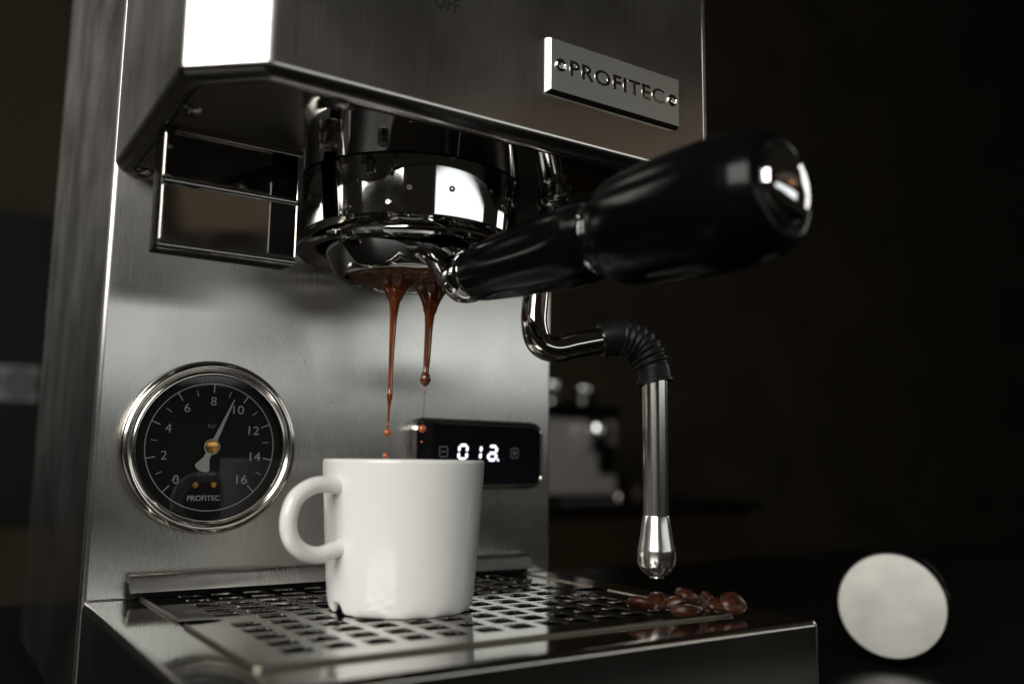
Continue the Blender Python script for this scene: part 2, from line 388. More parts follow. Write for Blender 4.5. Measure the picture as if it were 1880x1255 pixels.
# --- group head
GX, GY = .105, -.0475
grp = empty('group_head', (GX, GY, .15)); grp.parent = mach; grp.location = Vector((GX, GY, .15))-mach.location
bm = bmesh.new(); lathe(bm, [(.0410, ZU), (.0410, ZU-.0006), (.0438, ZU-.0008), (.0419, .1402), (.0428, .1386), (.0446, .1366), (.0455, .1348), (.0456, .1338), (.0452, .1328), (.0440, .1322), (.0400, .1324), (.0370, .1345), (.0360, .1375), (.0355, .150)], (GX, GY, 0), n=128)
obj('group_ring', bm, M['chrome'], grp, angle=25)
for ang, zz in ((-118, .1490), (-128, .1435), (-97, .1500), (-62, .1490), (-150, .1430)):
    a = R_(ang); d = Vector((math.cos(a), math.sin(a), 0))
    bm = bmesh.new(); lathe(bm, [(.0011, -.001), (.0011, .0006), (.0008, .0009), (.0005, .0009), (.0005, .0002), (.0001, .0002)], Vector((GX, GY, zz))+d*.0424, d, n=16)
    obj('set_screw', bm, M['screw'], grp)
bm = bmesh.new(); lathe(bm, [(.0350, .1520), (.0001, .1520)], (GX, GY, 0), n=48); obj('shower_plate', bm, M['inside'], grp)

# --- portafilter
pf = tag(empty('portafilter', (GX, GY, .13)), 'bottomless chrome portafilter with thick black handle locked under the group head', 'portafilter')
bm = bmesh.new()
lathe(bm, [(.0330, .1480), (.0338, .1400), (.0338, .1345), (.0332, .1320), (.0314, .1285), (.0295, .1255), (.0282, .1240), (.0272, .1233), (.0262, .1233), (.0256, .1238), (.0252, .1250), (.0252, .1350)], (GX, GY, 0), n=128)
obj('bowl', bm, M['chrome'], pf, angle=50)
bm = bmesh.new(); lathe(bm, [(.0251, .136), (.0249, .1262), (.0243, .1246), (.0230, .1240), (.0001, .1240)], (GX, GY, 0), n=96); obj('filter_basket', bm, M['satin'], pf, angle=50)
N0 = Vector((.1050, -.0860, .1180)); E0 = Vector((.1264, -.2150, .1228)); AX = (E0-N0).normalized(); HL = (E0-N0).length
bm = bmesh.new(); NS = [(GY-.0230, .1312, .0200, .0052), (GY-.0270, .1306, .0165, .0060), (GY-.0300, .1292, .0128, .0068), (GY-.0330, .1262, .0102, .0076), (GY-.0365, .1224, .0088, .0082), (N0.y+AX.y*.002, N0.z+AX.z*.002, .0084, .0084)]
nloops = []; SP = catmull([Vector((n_[0], n_[1], 0)) for n_ in NS], 5); SR = catmull([Vector((n_[2], n_[3], 0)) for n_ in NS], 5)
for i, (p_, r_) in enumerate(zip(SP, SR)):
    tt = i/(len(SP)-1); e1 = Vector((1, .16*tt, 0)).normalized(); d_ = (SP[min(i+1, len(SP)-1)]-SP[max(i-1, 0)]); d_ = Vector((0, d_.x, d_.y)).normalized(); e2 = Vector((0, -d_.z, d_.y)); c_ = Vector((GX, p_.x, p_.y))
    nloops.append([c_+e1*r_.x*math.cos(2*PI*j/48)+e2*r_.y*math.sin(2*PI*j/48) for j in range(48)])
loft(bm, nloops); obj('neck', bm, M['chrome'], pf, angle=70)
bm = bmesh.new(); lathe(bm, [(.0070, -.0055), (.0082, -.0045), (.0091, -.003), (.0096, -.0005), (.0097, .0025), (.0094, .0050), (.0086, .0062)], N0+AX*.0045, AX, n=64); obj('collar', bm, M['chrome'], pf, angle=30)
def flute(t, s):
    k = 1
    if s > .078 and s < .118: w_ = math.sin(PI*(s-.078)/.04); k -= .045*w_*max(0, math.cos(7*t))**3
    if s < .064 and s > .018: w_ = math.sin(PI*(s-.018)/.046); k -= .07*w_*max(0, math.cos(4*t+.6))**2
    return k
prof = [(.0085, .0105), (.0096, .0112), (.0101, .0130), (.0106, .0180), (.0113, .0260), (.0120, .0360), (.0127, .0480), (.0131, .0580), (.0129, .0640), (.0122, .0680), (.0119, .0705), (.0123, .0730), (.0140, .0750), (.0156, .0775), (.0164, .0800), (.0172, .0840), (.0178, .0900), (.0182, .0970), (.0185, .1040), (.0186, .1120), (.0184, .1180), (.0180, .1230), (.0172, .1270), (.0161, .1300), (.0148, .1318), (.0128, .1326), (.0110, .1326), (.0104, .1316)]
pr2 = []
for a, b in zip(prof, prof[1:]):
    for j in range(3): pr2.append((a[0]+(b[0]-a[0])*j/3, a[1]+(b[1]-a[1])*j/3))
pr2.append(prof[-1])
bm = bmesh.new(); lathe(bm, pr2, N0, AX, n=112, mod=flute); hd = obj('handle', bm, M['black_gloss'], pf, angle=60)
bm = bmesh.new(); lathe(bm, [(.0118, .0697), (.0124, .0702), (.0124, .0712), (.0118, .0716)], N0, AX, n=64); obj('handle_ring', bm, M['chrome'], hd, angle=50)
bm = bmesh.new(); lathe(bm, [(.0108, .1316), (.0107, .1330), (.0101, .1342), (.0086, .1354), (.0065, .1362), (.0038, .1368), (.0001, .1370)], N0, AX, n=64); obj('end_cap', bm, M['chrome'], hd, angle=60)

# --- coffee
cof = tag(empty('espresso_pour', (GX, GY, .1235)), 'brown espresso pouring in two streams from the basket into the mug', 'coffee')
bm = bmesh.new(); NR, NA = 14, 72
def film_z(x, y):
    r = math.hypot(x, y)/.0236
    z = .1238-.0014*math.sqrt(max(0, 1-r*r))
    for cx, cy, hh, ww in ((-.0068, .001, .0042, .0034), (.0086, 0, .0048, .0038)):
        d2 = ((x-cx)**2+(y-cy)**2)/(ww*ww); z -= hh*math.exp(-d2*.9)
    return z+.00012*math.sin(900*x+4)*math.cos(700*y)
loops = []
for i in range(40):
    r = .0236*(1-i/40)
    loops.append([Vector((GX+r*math.cos(2*PI*j/NA), GY+r*math.sin(2*PI*j/NA), film_z(r*math.cos(2*PI*j/NA), r*math.sin(2*PI*j/NA)))) for j in range(NA)])
loft(bm, loops, cap1=True); obj('coffee_film', bm, M['coffee_film'], cof, angle=80)
def pz(px_y): # height of a photo row at the pouring plane
    return .1014+(600-px_y)*.0002112
def stream(name, rows, m):
    P = [Vector((x, GY, z)) for x, z, r in rows]; Rr = [r for x, z, r in rows]
    Q = catmull(P, 5); RR = []
    for i in range(len(Rr)-1):
        a = Rr[max(i-1, 0)]; b = Rr[i]; c = Rr[i+1]; d = Rr[min(i+2, len(Rr)-1)]
        for j in range(5):
            t = j/5; v = .5*((2*b)+(-a+c)*t+(2*a-5*b+4*c-d)*t*t+(-a+3*b-3*c+d)*t**3); RR.append(max(v*(.86 if b < .003 else 1), .00003))
    RR.append(max(Rr[-1], .00003))
    bm = bmesh.new(); tube(bm, Q, RR, n=28); return obj(name, bm, m, cof, angle=85)
k = .000215
def sx(px): return .0982+(px-717)*.000240
stream('coffee_stream', [(sx(720), .1228, .0075), (sx(720), .1205, .0056), (sx(719.5), .1180, .0040), (sx(719), .1150, .0028), (sx(718.5), .1115, .0021), (sx(717.6), .1070, .0017), (sx(717), .1000, .0014), (sx(716.5), .0930, .0012), (sx(716.2), .0860, .0011), (sx(715.8), pz(700), .00115), (sx(715.5), pz(713), .0013), (sx(715.3), pz(722), .0010), (sx(715), pz(732), .00062), (sx(714.4), pz(750), .00048), (sx(714), pz(764), .00042), (sx(713.8), pz(769), .0006), (sx(713.8), pz(773), .0001)], M['coffee'])
stream('coffee_stream', [(sx(787), .1226, .0078), (sx(787), .1202, .0060), (sx(786.5), .1176, .0045), (sx(786), .1148, .0033), (sx(785), .1112, .0025), (sx(784), .1065, .0020), (sx(783), .1000, .00175), (sx(781.8), .0930, .0016), (sx(780.5), pz(660), .00145), (sx(780), pz(667), .0016), (sx(779.8), pz(672), .0023), (sx(779.7), pz(678), .0026), (sx(779.7), pz(684), .00235), (sx(779.7), pz(690), .0013), (sx(779.7), pz(693), .0001)], M['coffee_film'])
stream('coffee_thread', [(sx(779.5), pz(691), .0004), (sx(779), pz(700), .00032), (sx(778), pz(735), .00026), (sx(777.3), pz(764), .0003)], M['filament'])
def drop(px, py, r, label):
    bm = bmesh.new(); bmesh.ops.create_uvsphere(bm, u_segments=24, v_segments=16, radius=1)
    for v in bm.verts: v.co = Vector((v.co.x*r, v.co.y*r, v.co.z*r*(1.04 if v.co.z > 0 else .96)))
    o = obj('coffee_drop', bm, M['crema'], None, angle=90, loc=(sx(px), GY, pz(py)))
    tag(o, label, 'coffee drop', 'espresso drops falling above the mug')
drop(713, 782, .00155, 'large drop just under the tip of the left coffee stream')
drop(711.5, 806, .0004, 'tiny speck between the two larger drops under the left stream')
drop(711.5, 824, .00120, 'drop just above the mug rim under the left stream')
drop(778.6, 703, .00045, 'dark speck right under the bulb of the right stream')
drop(776.5, 773, .00165, 'drop in front of the upper left corner of the display')
drop(776, 797, .0005, 'tiny drop between two larger ones in front of the display')
drop(775.5, 838, .0018, 'drop entering the mug in front of the display, half hidden by the rim')

# --- pressure gauge
gx, gz = .0428, .0568
gau = empty('pressure_gauge', (gx, 0, gz)); gau.parent = mach; gau.location = Vector((gx, 0, gz))-mach.location
A = (0, -1, 0)
bm = bmesh.new(); lathe(bm, [(.0326, -.0002), (.0337, .0006), (.0340, .0020), (.0338, .0036), (.0330, .0048), (.0318, .0053), (.0308, .0052), (.0302, .0046), (.0298, .0042), (.0292, .0046), (.0286, .0046), (.0281, .0040), (.0280, .0020)], (gx, 0, gz), A, n=128)
obj('bezel', bm, M['bezel'], gau, angle=40)
bm = bmesh.new(); lathe(bm, [(.0282, .0022), (.0001, .0022)], (gx, 0, gz), A, n=96); dial = obj('dial', bm, M['dial'], gau)
bm = bmesh.new(); lathe(bm, [(.0281, .0043), (.0001, .0043)], (gx, 0, gz), A, n=96); obj('glass', bm, M['glass'], gau)
yd = -.0023
bm = bmesh.new(); lathe(bm, [(.02466, .0), (.02466, .0001), (.02502, .0001), (.02502, 0)], (gx, yd, gz), A, n=128); obj('scale_ring', bm, M['print'], dial)
def tick(v, r0, r1, wd, m):
    a = R_(90+135-v*16.875); bm = bmesh.new(); c, s = math.cos(a), math.sin(a)
    pts = [(r0, -wd), (r1, -wd), (r1, wd), (r0, wd)]
    V = [(gx+p[0]*c-p[1]*s, gz+p[0]*s+p[1]*c) for p in pts]
    loft(bm, [xz(V, yd+.0001), xz(V, yd-.0001)], cap1=True); obj('tick', bm, m, dial)
for v in range(0, 17):
    if v % 2 == 0: tick(v, .0213, .0248, .00021, M['print'])
    else: tick(v, .0205, .0229, .00014, M['print'])
for v in range(0, 17, 2):
    a = R_(90+135-v*16.875); rr = .0180
    letters('numeral', str(v), .0045, gx+rr*math.cos(a), yd, gz+rr*math.sin(a), M['print'], dial, height=.0034, width=.0022 if v < 10 else .0043, bold=-.00001, extrude=.00003)
letters('lettering', 'bar', .003, gx, yd, gz+.0083, M['print_dim'], dial, height=.0017, width=.0033, extrude=.00003, bold=-.00004)
letters('lettering', 'pompa', .003, gx-.0011, yd, gz-.0108, M['print_dim'], dial, height=.0018, width=.0068, extrude=.00003, bold=-.00004)
letters('lettering', 'PROFITEC', .003, gx-.0018, yd, gz-.0199, M['print'], dial, height=.0021, width=.0126, extrude=.00003, bold=.00006)
bm = bmesh.new()
def loc2(r, s, a): return (gx+r*math.cos(a)-s*math.sin(a), gz+r*math.sin(a)+s*math.cos(a))
na = R_(90-22.6)
V = [loc2(0, -.00105, na), loc2(.0203, -.00022, na), loc2(.0207, 0, na), loc2(.0203, .00022, na), loc2(0, .00105, na)]
loft(bm, [xz(V, -.0032), xz(V, -.0035)], cap0=True, cap1=True)
V = [loc2(0, -.0010, na+PI), loc2(.0050, -.0013, na+PI), loc2(.0088, -.0031, na+PI), loc2(.0098, -.0022, na+PI), loc2(.0104, 0, na+PI), loc2(.0098, .0022, na+PI), loc2(.0088, .0031, na+PI), loc2(.0050, .0013, na+PI), loc2(0, .0010, na+PI)]
loft(bm, [xz(V, -.00321), xz(V, -.00351)], cap0=True, cap1=True)
lathe(bm, [(.0031, .0030), (.0031, .0036), (.0001, .0036)], (gx, 0, gz), A, n=40)
ndl = obj('needle', bm, M['needle'], gau)
bm = bmesh.new(); lathe(bm, [(.0026, .0036), (.0025, .0040), (.0022, .00415), (.0001, .0042)], (gx, 0, gz), A, n=36); obj('hub', bm, M['brass'], ndl)
for dx in (-.0045, .0025):
    bm = bmesh.new(); lathe(bm, [(.0016, .0022), (.0016, .0026), (.0012, .0030), (.0010, .0028), (.0004, .0028), (.0004, .0034), (.0001, .0034)], (gx+dx-.0008, 0, gz-.0148), A, n=24); obj('dial_screw', bm, M['brass'], dial)
bm = bmesh.new()
P = catmull([Vector((gx-.0145, yd-.0002, gz-.0132)), Vector((gx-.0138, yd-.0006, gz-.0125)), Vector((gx-.0128, yd-.0007, gz-.0123)), Vector((gx-.0122, yd-.0002, gz-.0128))], 4)
tube(bm, P, .00012, n=8); obj('stop_pin', bm, M['needle'], dial)

# --- display
dsp = empty('display', (.166, 0, .0562)); dsp.parent = mach; dsp.location = Vector((.166, 0, .0562))-mach.location
DR = rect(.1300, .2016, .0402, .0720); rr = .0062; yD = -.0062
bm = bmesh.new()
seq = [(0, 0), (0, -.0028), (.0004, -.0030), (.0004, -.0048), (.0006, -.0055), (.0010, -.0060), (.0014, -.0063), (.0018, -.0062), (.0021, -.0058), (.0022, yD+.0012)]
loft(bm, [xz(rpoly(DR, a, rr, 8), b) for a, b in seq])
obj('frame', bm, M['bezel'], dsp, angle=40)
bm = bmesh.new(); loft(bm, [xz(rpoly(DR, .0019, rr, 8), yD+.0012), xz(rpoly(DR, .0021, rr, 8), yD+.0004), xz(rpoly(DR, .0026, rr, 8), yD+.0002)], cap1=True)
scr = obj('screen', bm, M['display'], dsp, angle=30)
ys = yD+.00018
def seg_mesh(segs, cx, cz, w_, h, t, sl=.10):
    bm = bmesh.new(); g_ = t*.28
    def bar(x0, z0, x1, z1):
        d = Vector((x1-x0, z1-z0)); L = d.length; d.normalize(); nn = Vector((-d.y, d.x))*t/2; a = Vector((x0, z0))+d*g_; b_ = Vector((x1, z1))-d*g_
        pts = [a, a+d*t/2-nn, b_-d*t/2-nn, b_, b_-d*t/2+nn, a+d*t/2+nn]
        V = [(cx+p.x+sl*p.y, cz+p.y) for p in pts]
        loft(bm, [xz(V, ys+.0002), xz(V, ys)], cap1=True)
    X, Z = w_/2, h/2
    S = {'a': (-X, Z, X, Z), 'b': (X, Z, X, 0), 'c': (X, 0, X, -Z), 'd': (-X, -Z, X, -Z), 'e': (-X, 0, -X, -Z), 'f': (-X, Z, -X, 0), 'g': (-X, 0, X, 0)}
    for s in segs: bar(*S[s])
    return bm
dz = .0568
obj('digit', seg_mesh('abcdef', .1557, dz, .0042, .0063, .00115), M['led'], scr)
obj('digit', seg_mesh('bc', .1632, dz, .0042, .0063, .00115), M['led'], scr)
obj('digit', seg_mesh('abgedc', .1718, dz-.0002, .0042, .0063, .00115), M['led'], scr)
bm = bmesh.new(); lathe(bm, [(.0005, 0), (.0001, .00001)], (.1749, ys, dz-.0034), A, n=12); obj('decimal_point', bm, M['led'], scr)
def icon(cx, plus):
    bm = bmesh.new(); Rr = rect(cx-.0022, cx+.0022, dz-.0024, dz+.0024)
    a = rpoly(Rr, 0, .0008, 4); b_ = rpoly(Rr, .00033, .0008, 4)
    loft(bm, [xz(a, ys), xz(b_, ys-.00001)])
    V = rect(cx-.0011, cx+.0011, dz-.00022, dz+.00022); loft(bm, [xz(V, ys+.0001), xz(V, ys)], cap1=True)
    if plus:
        V = rect(cx-.00022, cx+.00022, dz-.0011, dz+.0011); loft(bm, [xz(V, ys+.0001), xz(V, ys-.00002)], cap1=True)
    obj('plus_button' if plus else 'minus_button', bm, M['icon'], scr)
icon(.1455, False); icon(.1842, True)

# --- drip tray
TZ0 = -.043
tray = empty('drip_tray', (W/2, -.08, 0)); tray.parent = mach; tray.location = Vector((W/2, -.08, 0))-mach.location
TR = rect(.0003, W-.0003, -.1585, -.0006); IN = rect(.0197, W-.0197, -.1385, -.0012)
rt = [.0025, .0025, .0004, .0004]
bm = bmesh.new(); br = .0024
loops = [xy(rpoly(IN, 0, .002, 4), -.004), xy(rpoly(IN, 0, .002, 4), 0.0)]
for i in range(0, 7):
    t = PI/2*i/6; ins = br*(1-math.sin(t)); loops.append(xy(rpoly(TR, ins, [.003, .003, .0027, .0027], 4), -br*(1-math.cos(t))))
loops.append(xy(rpoly(TR, 0, [.003, .003, .0027, .0027], 4), TZ0))
loft(bm, loops)
shell = obj('tray_shell', bm, [M['steel_deck'], M['steel_head'], M['steel_side']], tray, angle=50)
for p in shell.data.polygons:
    if abs(p.normal.z) < .3: p.material_index = 2 if abs(p.normal.x) > .7 else 1
bm = bmesh.new(); bx(bm, .004, W-.004, -.154, -.003, -.034, -.032); bx(bm, .004, .0055, -.154, -.003, -.032, -.003); bx(bm, W-.0055, W-.004, -.154, -.003, -.032, -.003)
bx(bm, .0055, W-.0055, -.154, -.1525, -.032, -.003); bx(bm, .0055, W-.0055, -.0045, -.003, -.032, -.003)
obj('tray_basin', bm, M['inside'], tray)
# grate: 12 columns x 11 rows of rounded openings
bm = bmesh.new(); px_, py_ = .0123, .01125; X0 = .0373-px_/2; Yt = -.0075+py_/2; hx, hy, hr = .0043, .0042, .0012; zt, zb = .0004, -.0003
def cell(cx, cy):
    H, O = [], []
    for sx_, sy_ in ((1, 1), (-1, 1), (-1, -1), (1, -1)):
        ccx, ccy = cx+sx_*(hx-hr), cy+sy_*(hy-hr)
        a0 = math.atan2(sy_, sx_)-PI/4
        for j in range(5):
            t = a0+PI/2*j/4; H.append((ccx+hr*math.cos(t), ccy+hr*math.sin(t)))
        X, Y = cx+sx_*px_/2, cy+sy_*py_/2
        first = (X, cy+sy_*(hy-hr)); last = (cx+sx_*(hx-hr), Y)
        if sx_*sy_ < 0: first, last = (cx+sx_*(hx-hr), Y), (X, cy+sy_*(hy-hr))
        mid = (X, Y)
        O += [first, ((first[0]+mid[0])/2, (first[1]+mid[1])/2), mid, ((last[0]+mid[0])/2, (last[1]+mid[1])/2), last]
    loft(bm, [xy(O, zb), xy(O, zt), ], False) if False else None
    Hb = [(cx+(p[0]-cx)*.985, cy+(p[1]-cy)*.985) for p in H]
    Hr = [(cx+(p[0]-cx)*1.02, cy+(p[1]-cy)*1.02) for p in H]
    loft(bm, [xy(O, zt), xy(Hr, zt), xy(H, zt-.00006), xy(Hb, zb), xy(O, zb)])
def flat(x0, x1, y0, y1):
    bm.faces.new([bm.verts.new(p) for p in ((x0, y0, zt), (x1, y0, zt), (x1, y1, zt), (x0, y1, zt))])
cols, rows = 12, 11
for i in range(cols):
    for j in range(rows):
        if j == 5 and i in (0, cols-1): continue
        cell(.0373+i*px_, -.0075-j*py_)
XA, XB, YA, YB = X0, X0+cols*px_, Yt-rows*py_, Yt
IX0, IX1, IY0, IY1 = .0203, W-.0203, -.1378, -.0016
yk1 = Yt-5*py_; yk0 = yk1-py_
flat(IX0, XA, yk1, YB); flat(IX0, XA, IY0, yk0); flat(XB, IX1, yk1, YB); flat(XB, IX1, IY0, yk0); flat(XA, XB, IY0, YA)
for side in (1, -1):   # finger notch plates
    def mx_(x): return x if side > 0 else W-x
    ncy = (yk0+yk1)/2; arc = [(mx_(IX0+.0128*math.cos(t)), ncy+.0046*math.sin(t)) for t in [PI/2-PI*i/20 for i in range(21)]]
    up_ = [(mx_(IX0), yk1), (mx_(XA+px_), yk1)]; dn_ = [(mx_(XA+px_), yk0), (mx_(IX0), yk0)]
    poly = up_+dn_+arc[::-1]
    vs = [bm.verts.new((p[0], p[1], zt)) for p in poly]; f = bm.faces.new(vs); bmesh.ops.triangulate(bm, faces=[f])
    loft(bm, [xy(arc, zt), xy(arc, zb)], close=False)
bmesh.ops.remove_doubles(bm, verts=bm.verts, dist=2e-6)
# a thin folded skirt round the sheet
sk = rpoly(rect(IX0, IX1, IY0, IY1), 0, .0015, 4); loft(bm, [xy(sk, zt-.0002), xy(sk, -.003)])
bm.normal_update()
for f in bm.faces:
    c = f.calc_center_median()
    if f.normal.z < -.3 and c.z > zt-.0003: f.normal_flip()
grate = obj('drip_grate', bm, M['steel_deck'], tray, angle=4, recalc=False)
grate.data.shade_flat(); grate.modifiers.clear()
nb = .0046
Lp = [Vector((IX0, ncy+nb, zt)), Vector((IX0, IY1, zt)), Vector((IX1, IY1, zt)), Vector((IX1, ncy+nb, zt))]
def bead(pts):
    b2 = bmesh.new(); tube(b2, pts, .0007, n=12); obj('grate_edge', b2, M['satin_dark'], grate, angle=80)
def arcpts(cx, cy, a0, a1, r=.0022, n_=6): return [Vector((cx+r*math.cos(R_(a0+(a1-a0)*i/n_)), cy+r*math.sin(R_(a0+(a1-a0)*i/n_)), zt)) for i in range(n_+1)]
q = .0022
bead([Vector((IX0, IY1, zt)), Vector((IX0, ncy+nb+.001, zt))])
bead([Vector((IX0, ncy-nb-.001, zt))]+arcpts(IX0+q, IY0+q, 180, 270)+arcpts(IX1-q, IY0+q, 270, 360)+[Vector((IX1, ncy-nb-.001, zt))])
bead([Vector((IX1, ncy+nb+.001, zt)), Vector((IX1, IY1, zt))])
# rail folded over the back edge of the tray
bm = bmesh.new(); cross = [(-.0004, .0012), (-.0004, .0086), (-.0012, .0096), (-.0026, .0098), (-.0040, .0092), (-.0052, .0078), (-.0072, .0040), (-.0076, .0030), (-.0070, .0027), (-.0060, .0034), (-.0030, .0040), (-.0022, .0020), (-.0022, .0006)]
def rail_sec(x, k=0): return [(x, c[0], c[1]) for c in cross]
loft(bm, [rail_sec(.0155), rail_sec(.1943)], close=True, cap0=True, cap1=True)
rail = obj('back_rail', bm, M['rail'], tray, angle=50)
bm = bmesh.new(); bx(bm, .0148, .1948, -.0030, -.0003, .0006, .0062, .0003); obj('gap_shade_filler', bm, M['black'], rail)  # black filler standing in for the shaded gap under the rail

# --- steam wand
wd = empty('steam_wand', (.150, -.074, .150)); wd.parent = mach; wd.location = Vector((.150, -.074, .150))-mach.location
def onp(px, py, y):
    d = _r2*((px-940)/F_PX)+_u2*(-(py-627.5)/F_PX)+_f
    return CAM+d*((y-CAM.y)/d.y)
bm = bmesh.new(); jb = onp(1018, 362, -.073)
lathe(bm, [(.0045, .008), (.0045, .0), (.006, -.0005), (.0075, -.003), (.0078, -.006), (.0072, -.0085), (.005, -.0105), (.003, -.011)], jb+Vector((0, 0, .004)), n=40); obj('ball_joint', bm, M['satin'], wd)
bm = bmesh.new(); lathe(bm, [(.0030, 0), (.0030, .02), (.0042, .030), (.0042, .05)], Vector((jb.x-.001, jb.y, jb.z-.001)), (-.10, .05, 1), n=28); obj('valve_stem', bm, M['satin'], wd)
pts = [onp(1015, 385, -.073), onp(992, 480, -.0755), onp(982, 560, -.0775), onp(981, 600, -.079), onp(992, 630, -.0805), onp(1020, 641, -.0825), onp(1060, 633, -.0855), onp(1105, 625, -.0890), onp(1140, 622, -.0920)]
bm = bmesh.new(); tube(bm, catmull(pts, 10), .0052, n=48); obj('bent_tube', bm, M['satin'], wd, angle=60)
gp = catmull([onp(1103, 625, -.0888), onp(1140, 620, -.0920), onp(1175, 636, -.0955), onp(1196, 668, -.0985), onp(1203, 703, -.0998)], 24)
def gr(t):
    r = .0066+.0010*math.sin(PI*min(1, t*1.3))
    if .25 < t < .80: r += .00038*math.sin(2*PI*(t-.25)/.55*7)
    if t > .93: r += .0006
    return r
bm = bmesh.new(); tube(bm, gp, gr, n=48); obj('grip', bm, M['rubber'], wd, angle=60)
WX, WY = .1884, -.0999
bm = bmesh.new(); lathe(bm, [(.0051, .0868), (.0051, .0318)], (WX, WY, 0), n=56); obj('straight_tube', bm, M['tube'], wd)
bm = bmesh.new(); lathe(bm, [(.0040, .0328), (.0050, .0326), (.0053, .0320), (.0058, .0290), (.0064, .0250), (.0070, .0215), (.0074, .0196), (.0075, .0188), (.0075, .0160), (.0071, .0135), (.0060, .0115), (.0045, .0101), (.0030, .0095), (.0028, .0088), (.0015, .0085), (.0001, .0085)], (WX, WY, 0), n=64)
obj('nozzle', bm, M['tip'], wd, angle=50)

# ================================================================== mug
MX, MY = .0940, -.0695; MZ = .0005
d51 = Vector((-.975, -.21, 0)).normalized()
mug = tag(empty('mug', (MX, MY, MZ)), 'small white porcelain mug with a ring handle standing on the drip grate', 'mug')
th_h = math.atan2(d51.y, d51.x); notch = R_(-150)
bm = bmesh.new()
prof = [(.0001, .0060), (.0150, .0060), (.0232, .0058), (.0246, .0030), (.0256, .0004), (.0262, .0), (.0270, .0003), (.0278, .0014), (.0283, .0032), (.0287, .0060), (.0292, .0120), (.0300, .0220), (.0308, .0330), (.0315, .0430), (.0319, .0490), (.03205, .0525), (.0320, .0534), (.0314, .0539), (.0306, .0536), (.0301, .0525), (.0296, .046), (.0285, .032), (.0270, .016), (.0262, .0100), (.0230, .0080), (.0001, .0078)]
q_n = 160; loops = []
nang = math.atan2(-.073, -.995)
for ip, (r, s) in enumerate(prof):
    L = []
    for i in range(q_n):
        t = 2*PI*i/q_n; d = (t-nang+PI) % (2*PI)-PI
        kk = math.exp(-(d/.13)**6); s2 = s
        if 2 <= ip <= 9: s2 = max(s, s+(.0042-s)*kk*(1 if s < .0042 else 0))
        L.append(Vector((MX+r*math.cos(t), MY+r*math.sin(t), MZ+s2)))
    loops.append(L)
loops = [[Vector((MX+(v.x-MX)*.905, MY+(v.y-MY)*.905, MZ+(v.z-MZ)*.967)) for v in L] for L in loops]
loft(bm, loops, cap0=True, cap1=True); obj('cup', bm, M['ceramic'], mug, angle=70)
prof = None
bm = bmesh.new(); zc = MZ+.0318; R1 = .0140
HP_ = []
ctr = Vector((MX, MY, 0))
prof_h = [(.0272, zc+.0122), (.0330, zc+.0130), (.0400, zc+.0136), (.0470, zc+.0118), (.0525, zc+.0075), (.0548, zc+.0), (.0530, zc-.0068), (.0475, zc-.0115), (.0400, zc-.0132), (.0330, zc-.0118), (.0268, zc-.0108)]
P = catmull([ctr+d51*(.0252+(a-.0270)*.79)+Vector((0, 0, zc+(b-zc)*.86)) for a, b in prof_h], 8)
def hr_(t): e = abs(2*t-1); return .0028+.0016*max(0, (e-.84)/.16)**2*1.2
tube(bm, P, hr_, n=32); obj('handle', bm, M['ceramic'], mug, angle=80)

# ================================================================== beans
def bean_mesh(seed):
    rnd = random.Random(seed); bm = bmesh.new(); bmesh.ops.create_uvsphere(bm, u_segments=32, v_segments=24, radius=1)
    bmesh.ops.rotate(bm, verts=bm.verts, cent=(0, 0, 0), matrix=Matrix.Rotation(PI/2, 3, 'Y'))
    for v in bm.verts:
        x, y, z = v.co
        z2 = z*.62 if z > 0 else z*.30
        k_ = math.exp(-(y/.13)**2)
        if z < .15: z2 += .20*k_*(1-x*x*.6)
        w_ = 1+.05*math.sin(3*x+seed)+.03*math.sin(5*y+seed*2)
        v.co = Vector((x*.0056*w_, y*.0040*w_, z2*.0044))
    me = bpy.data.meshes.new('coffee_bean'); bm.to_mesh(me); bm.free(); me.materials.append(M['bean']); me.shade_smooth(); return me
BM = [bean_mesh(s) for s in (1, 2, 3)]
from mathutils import Euler
def ond(px, py, z):
    d = _r2*((px-940)/F_PX)+_u2*(-(py-627.5)/F_PX)+_f
    return CAM+d*((z-CAM.z)/d.z)
beans = [
 (1176, 1112, .0034, (.5, .1, 1.9), 'coffee bean at the left end of the small pile, nearest the grate'),
 (1207, 1107, .0036, (.2, -.3, .5), 'coffee bean lying behind the leftmost bean of the pile'),
 (1241, 1110, .0032, (.1, .3, 2.4), 'coffee bean tucked left of the big front bean'),
 (1258, 1121, .0036, (2.9, .05, -.35), 'largest coffee bean at the front of the pile, glossy side out'),
 (1263, 1100, .0082, (.3, .3, .3), 'coffee bean lying on top of the pile'),
 (1296, 1108, .0034, (1.3, .2, 1.1), 'coffee bean leaning right behind the top bean of the pile'),
 (1317, 1114, .0030, (.2, 0, .2), 'dark coffee bean low between the pile and the lone bean'),
 (1346, 1111, .0038, (1.0, .1, -.2), 'lone coffee bean at the right end with its crease showing')]
for i, (px, py, z, rot, lab) in enumerate(beans):
    p = ond(px, py, z); o = bpy.data.objects.new('coffee_bean', BM[i % 3]); sc.collection.objects.link(o)
    o.location = (p.x, p.y, z+.0006); o.rotation_euler = Euler(rot)
    tag(o, lab, 'coffee bean', 'roasted coffee beans on the drip tray')

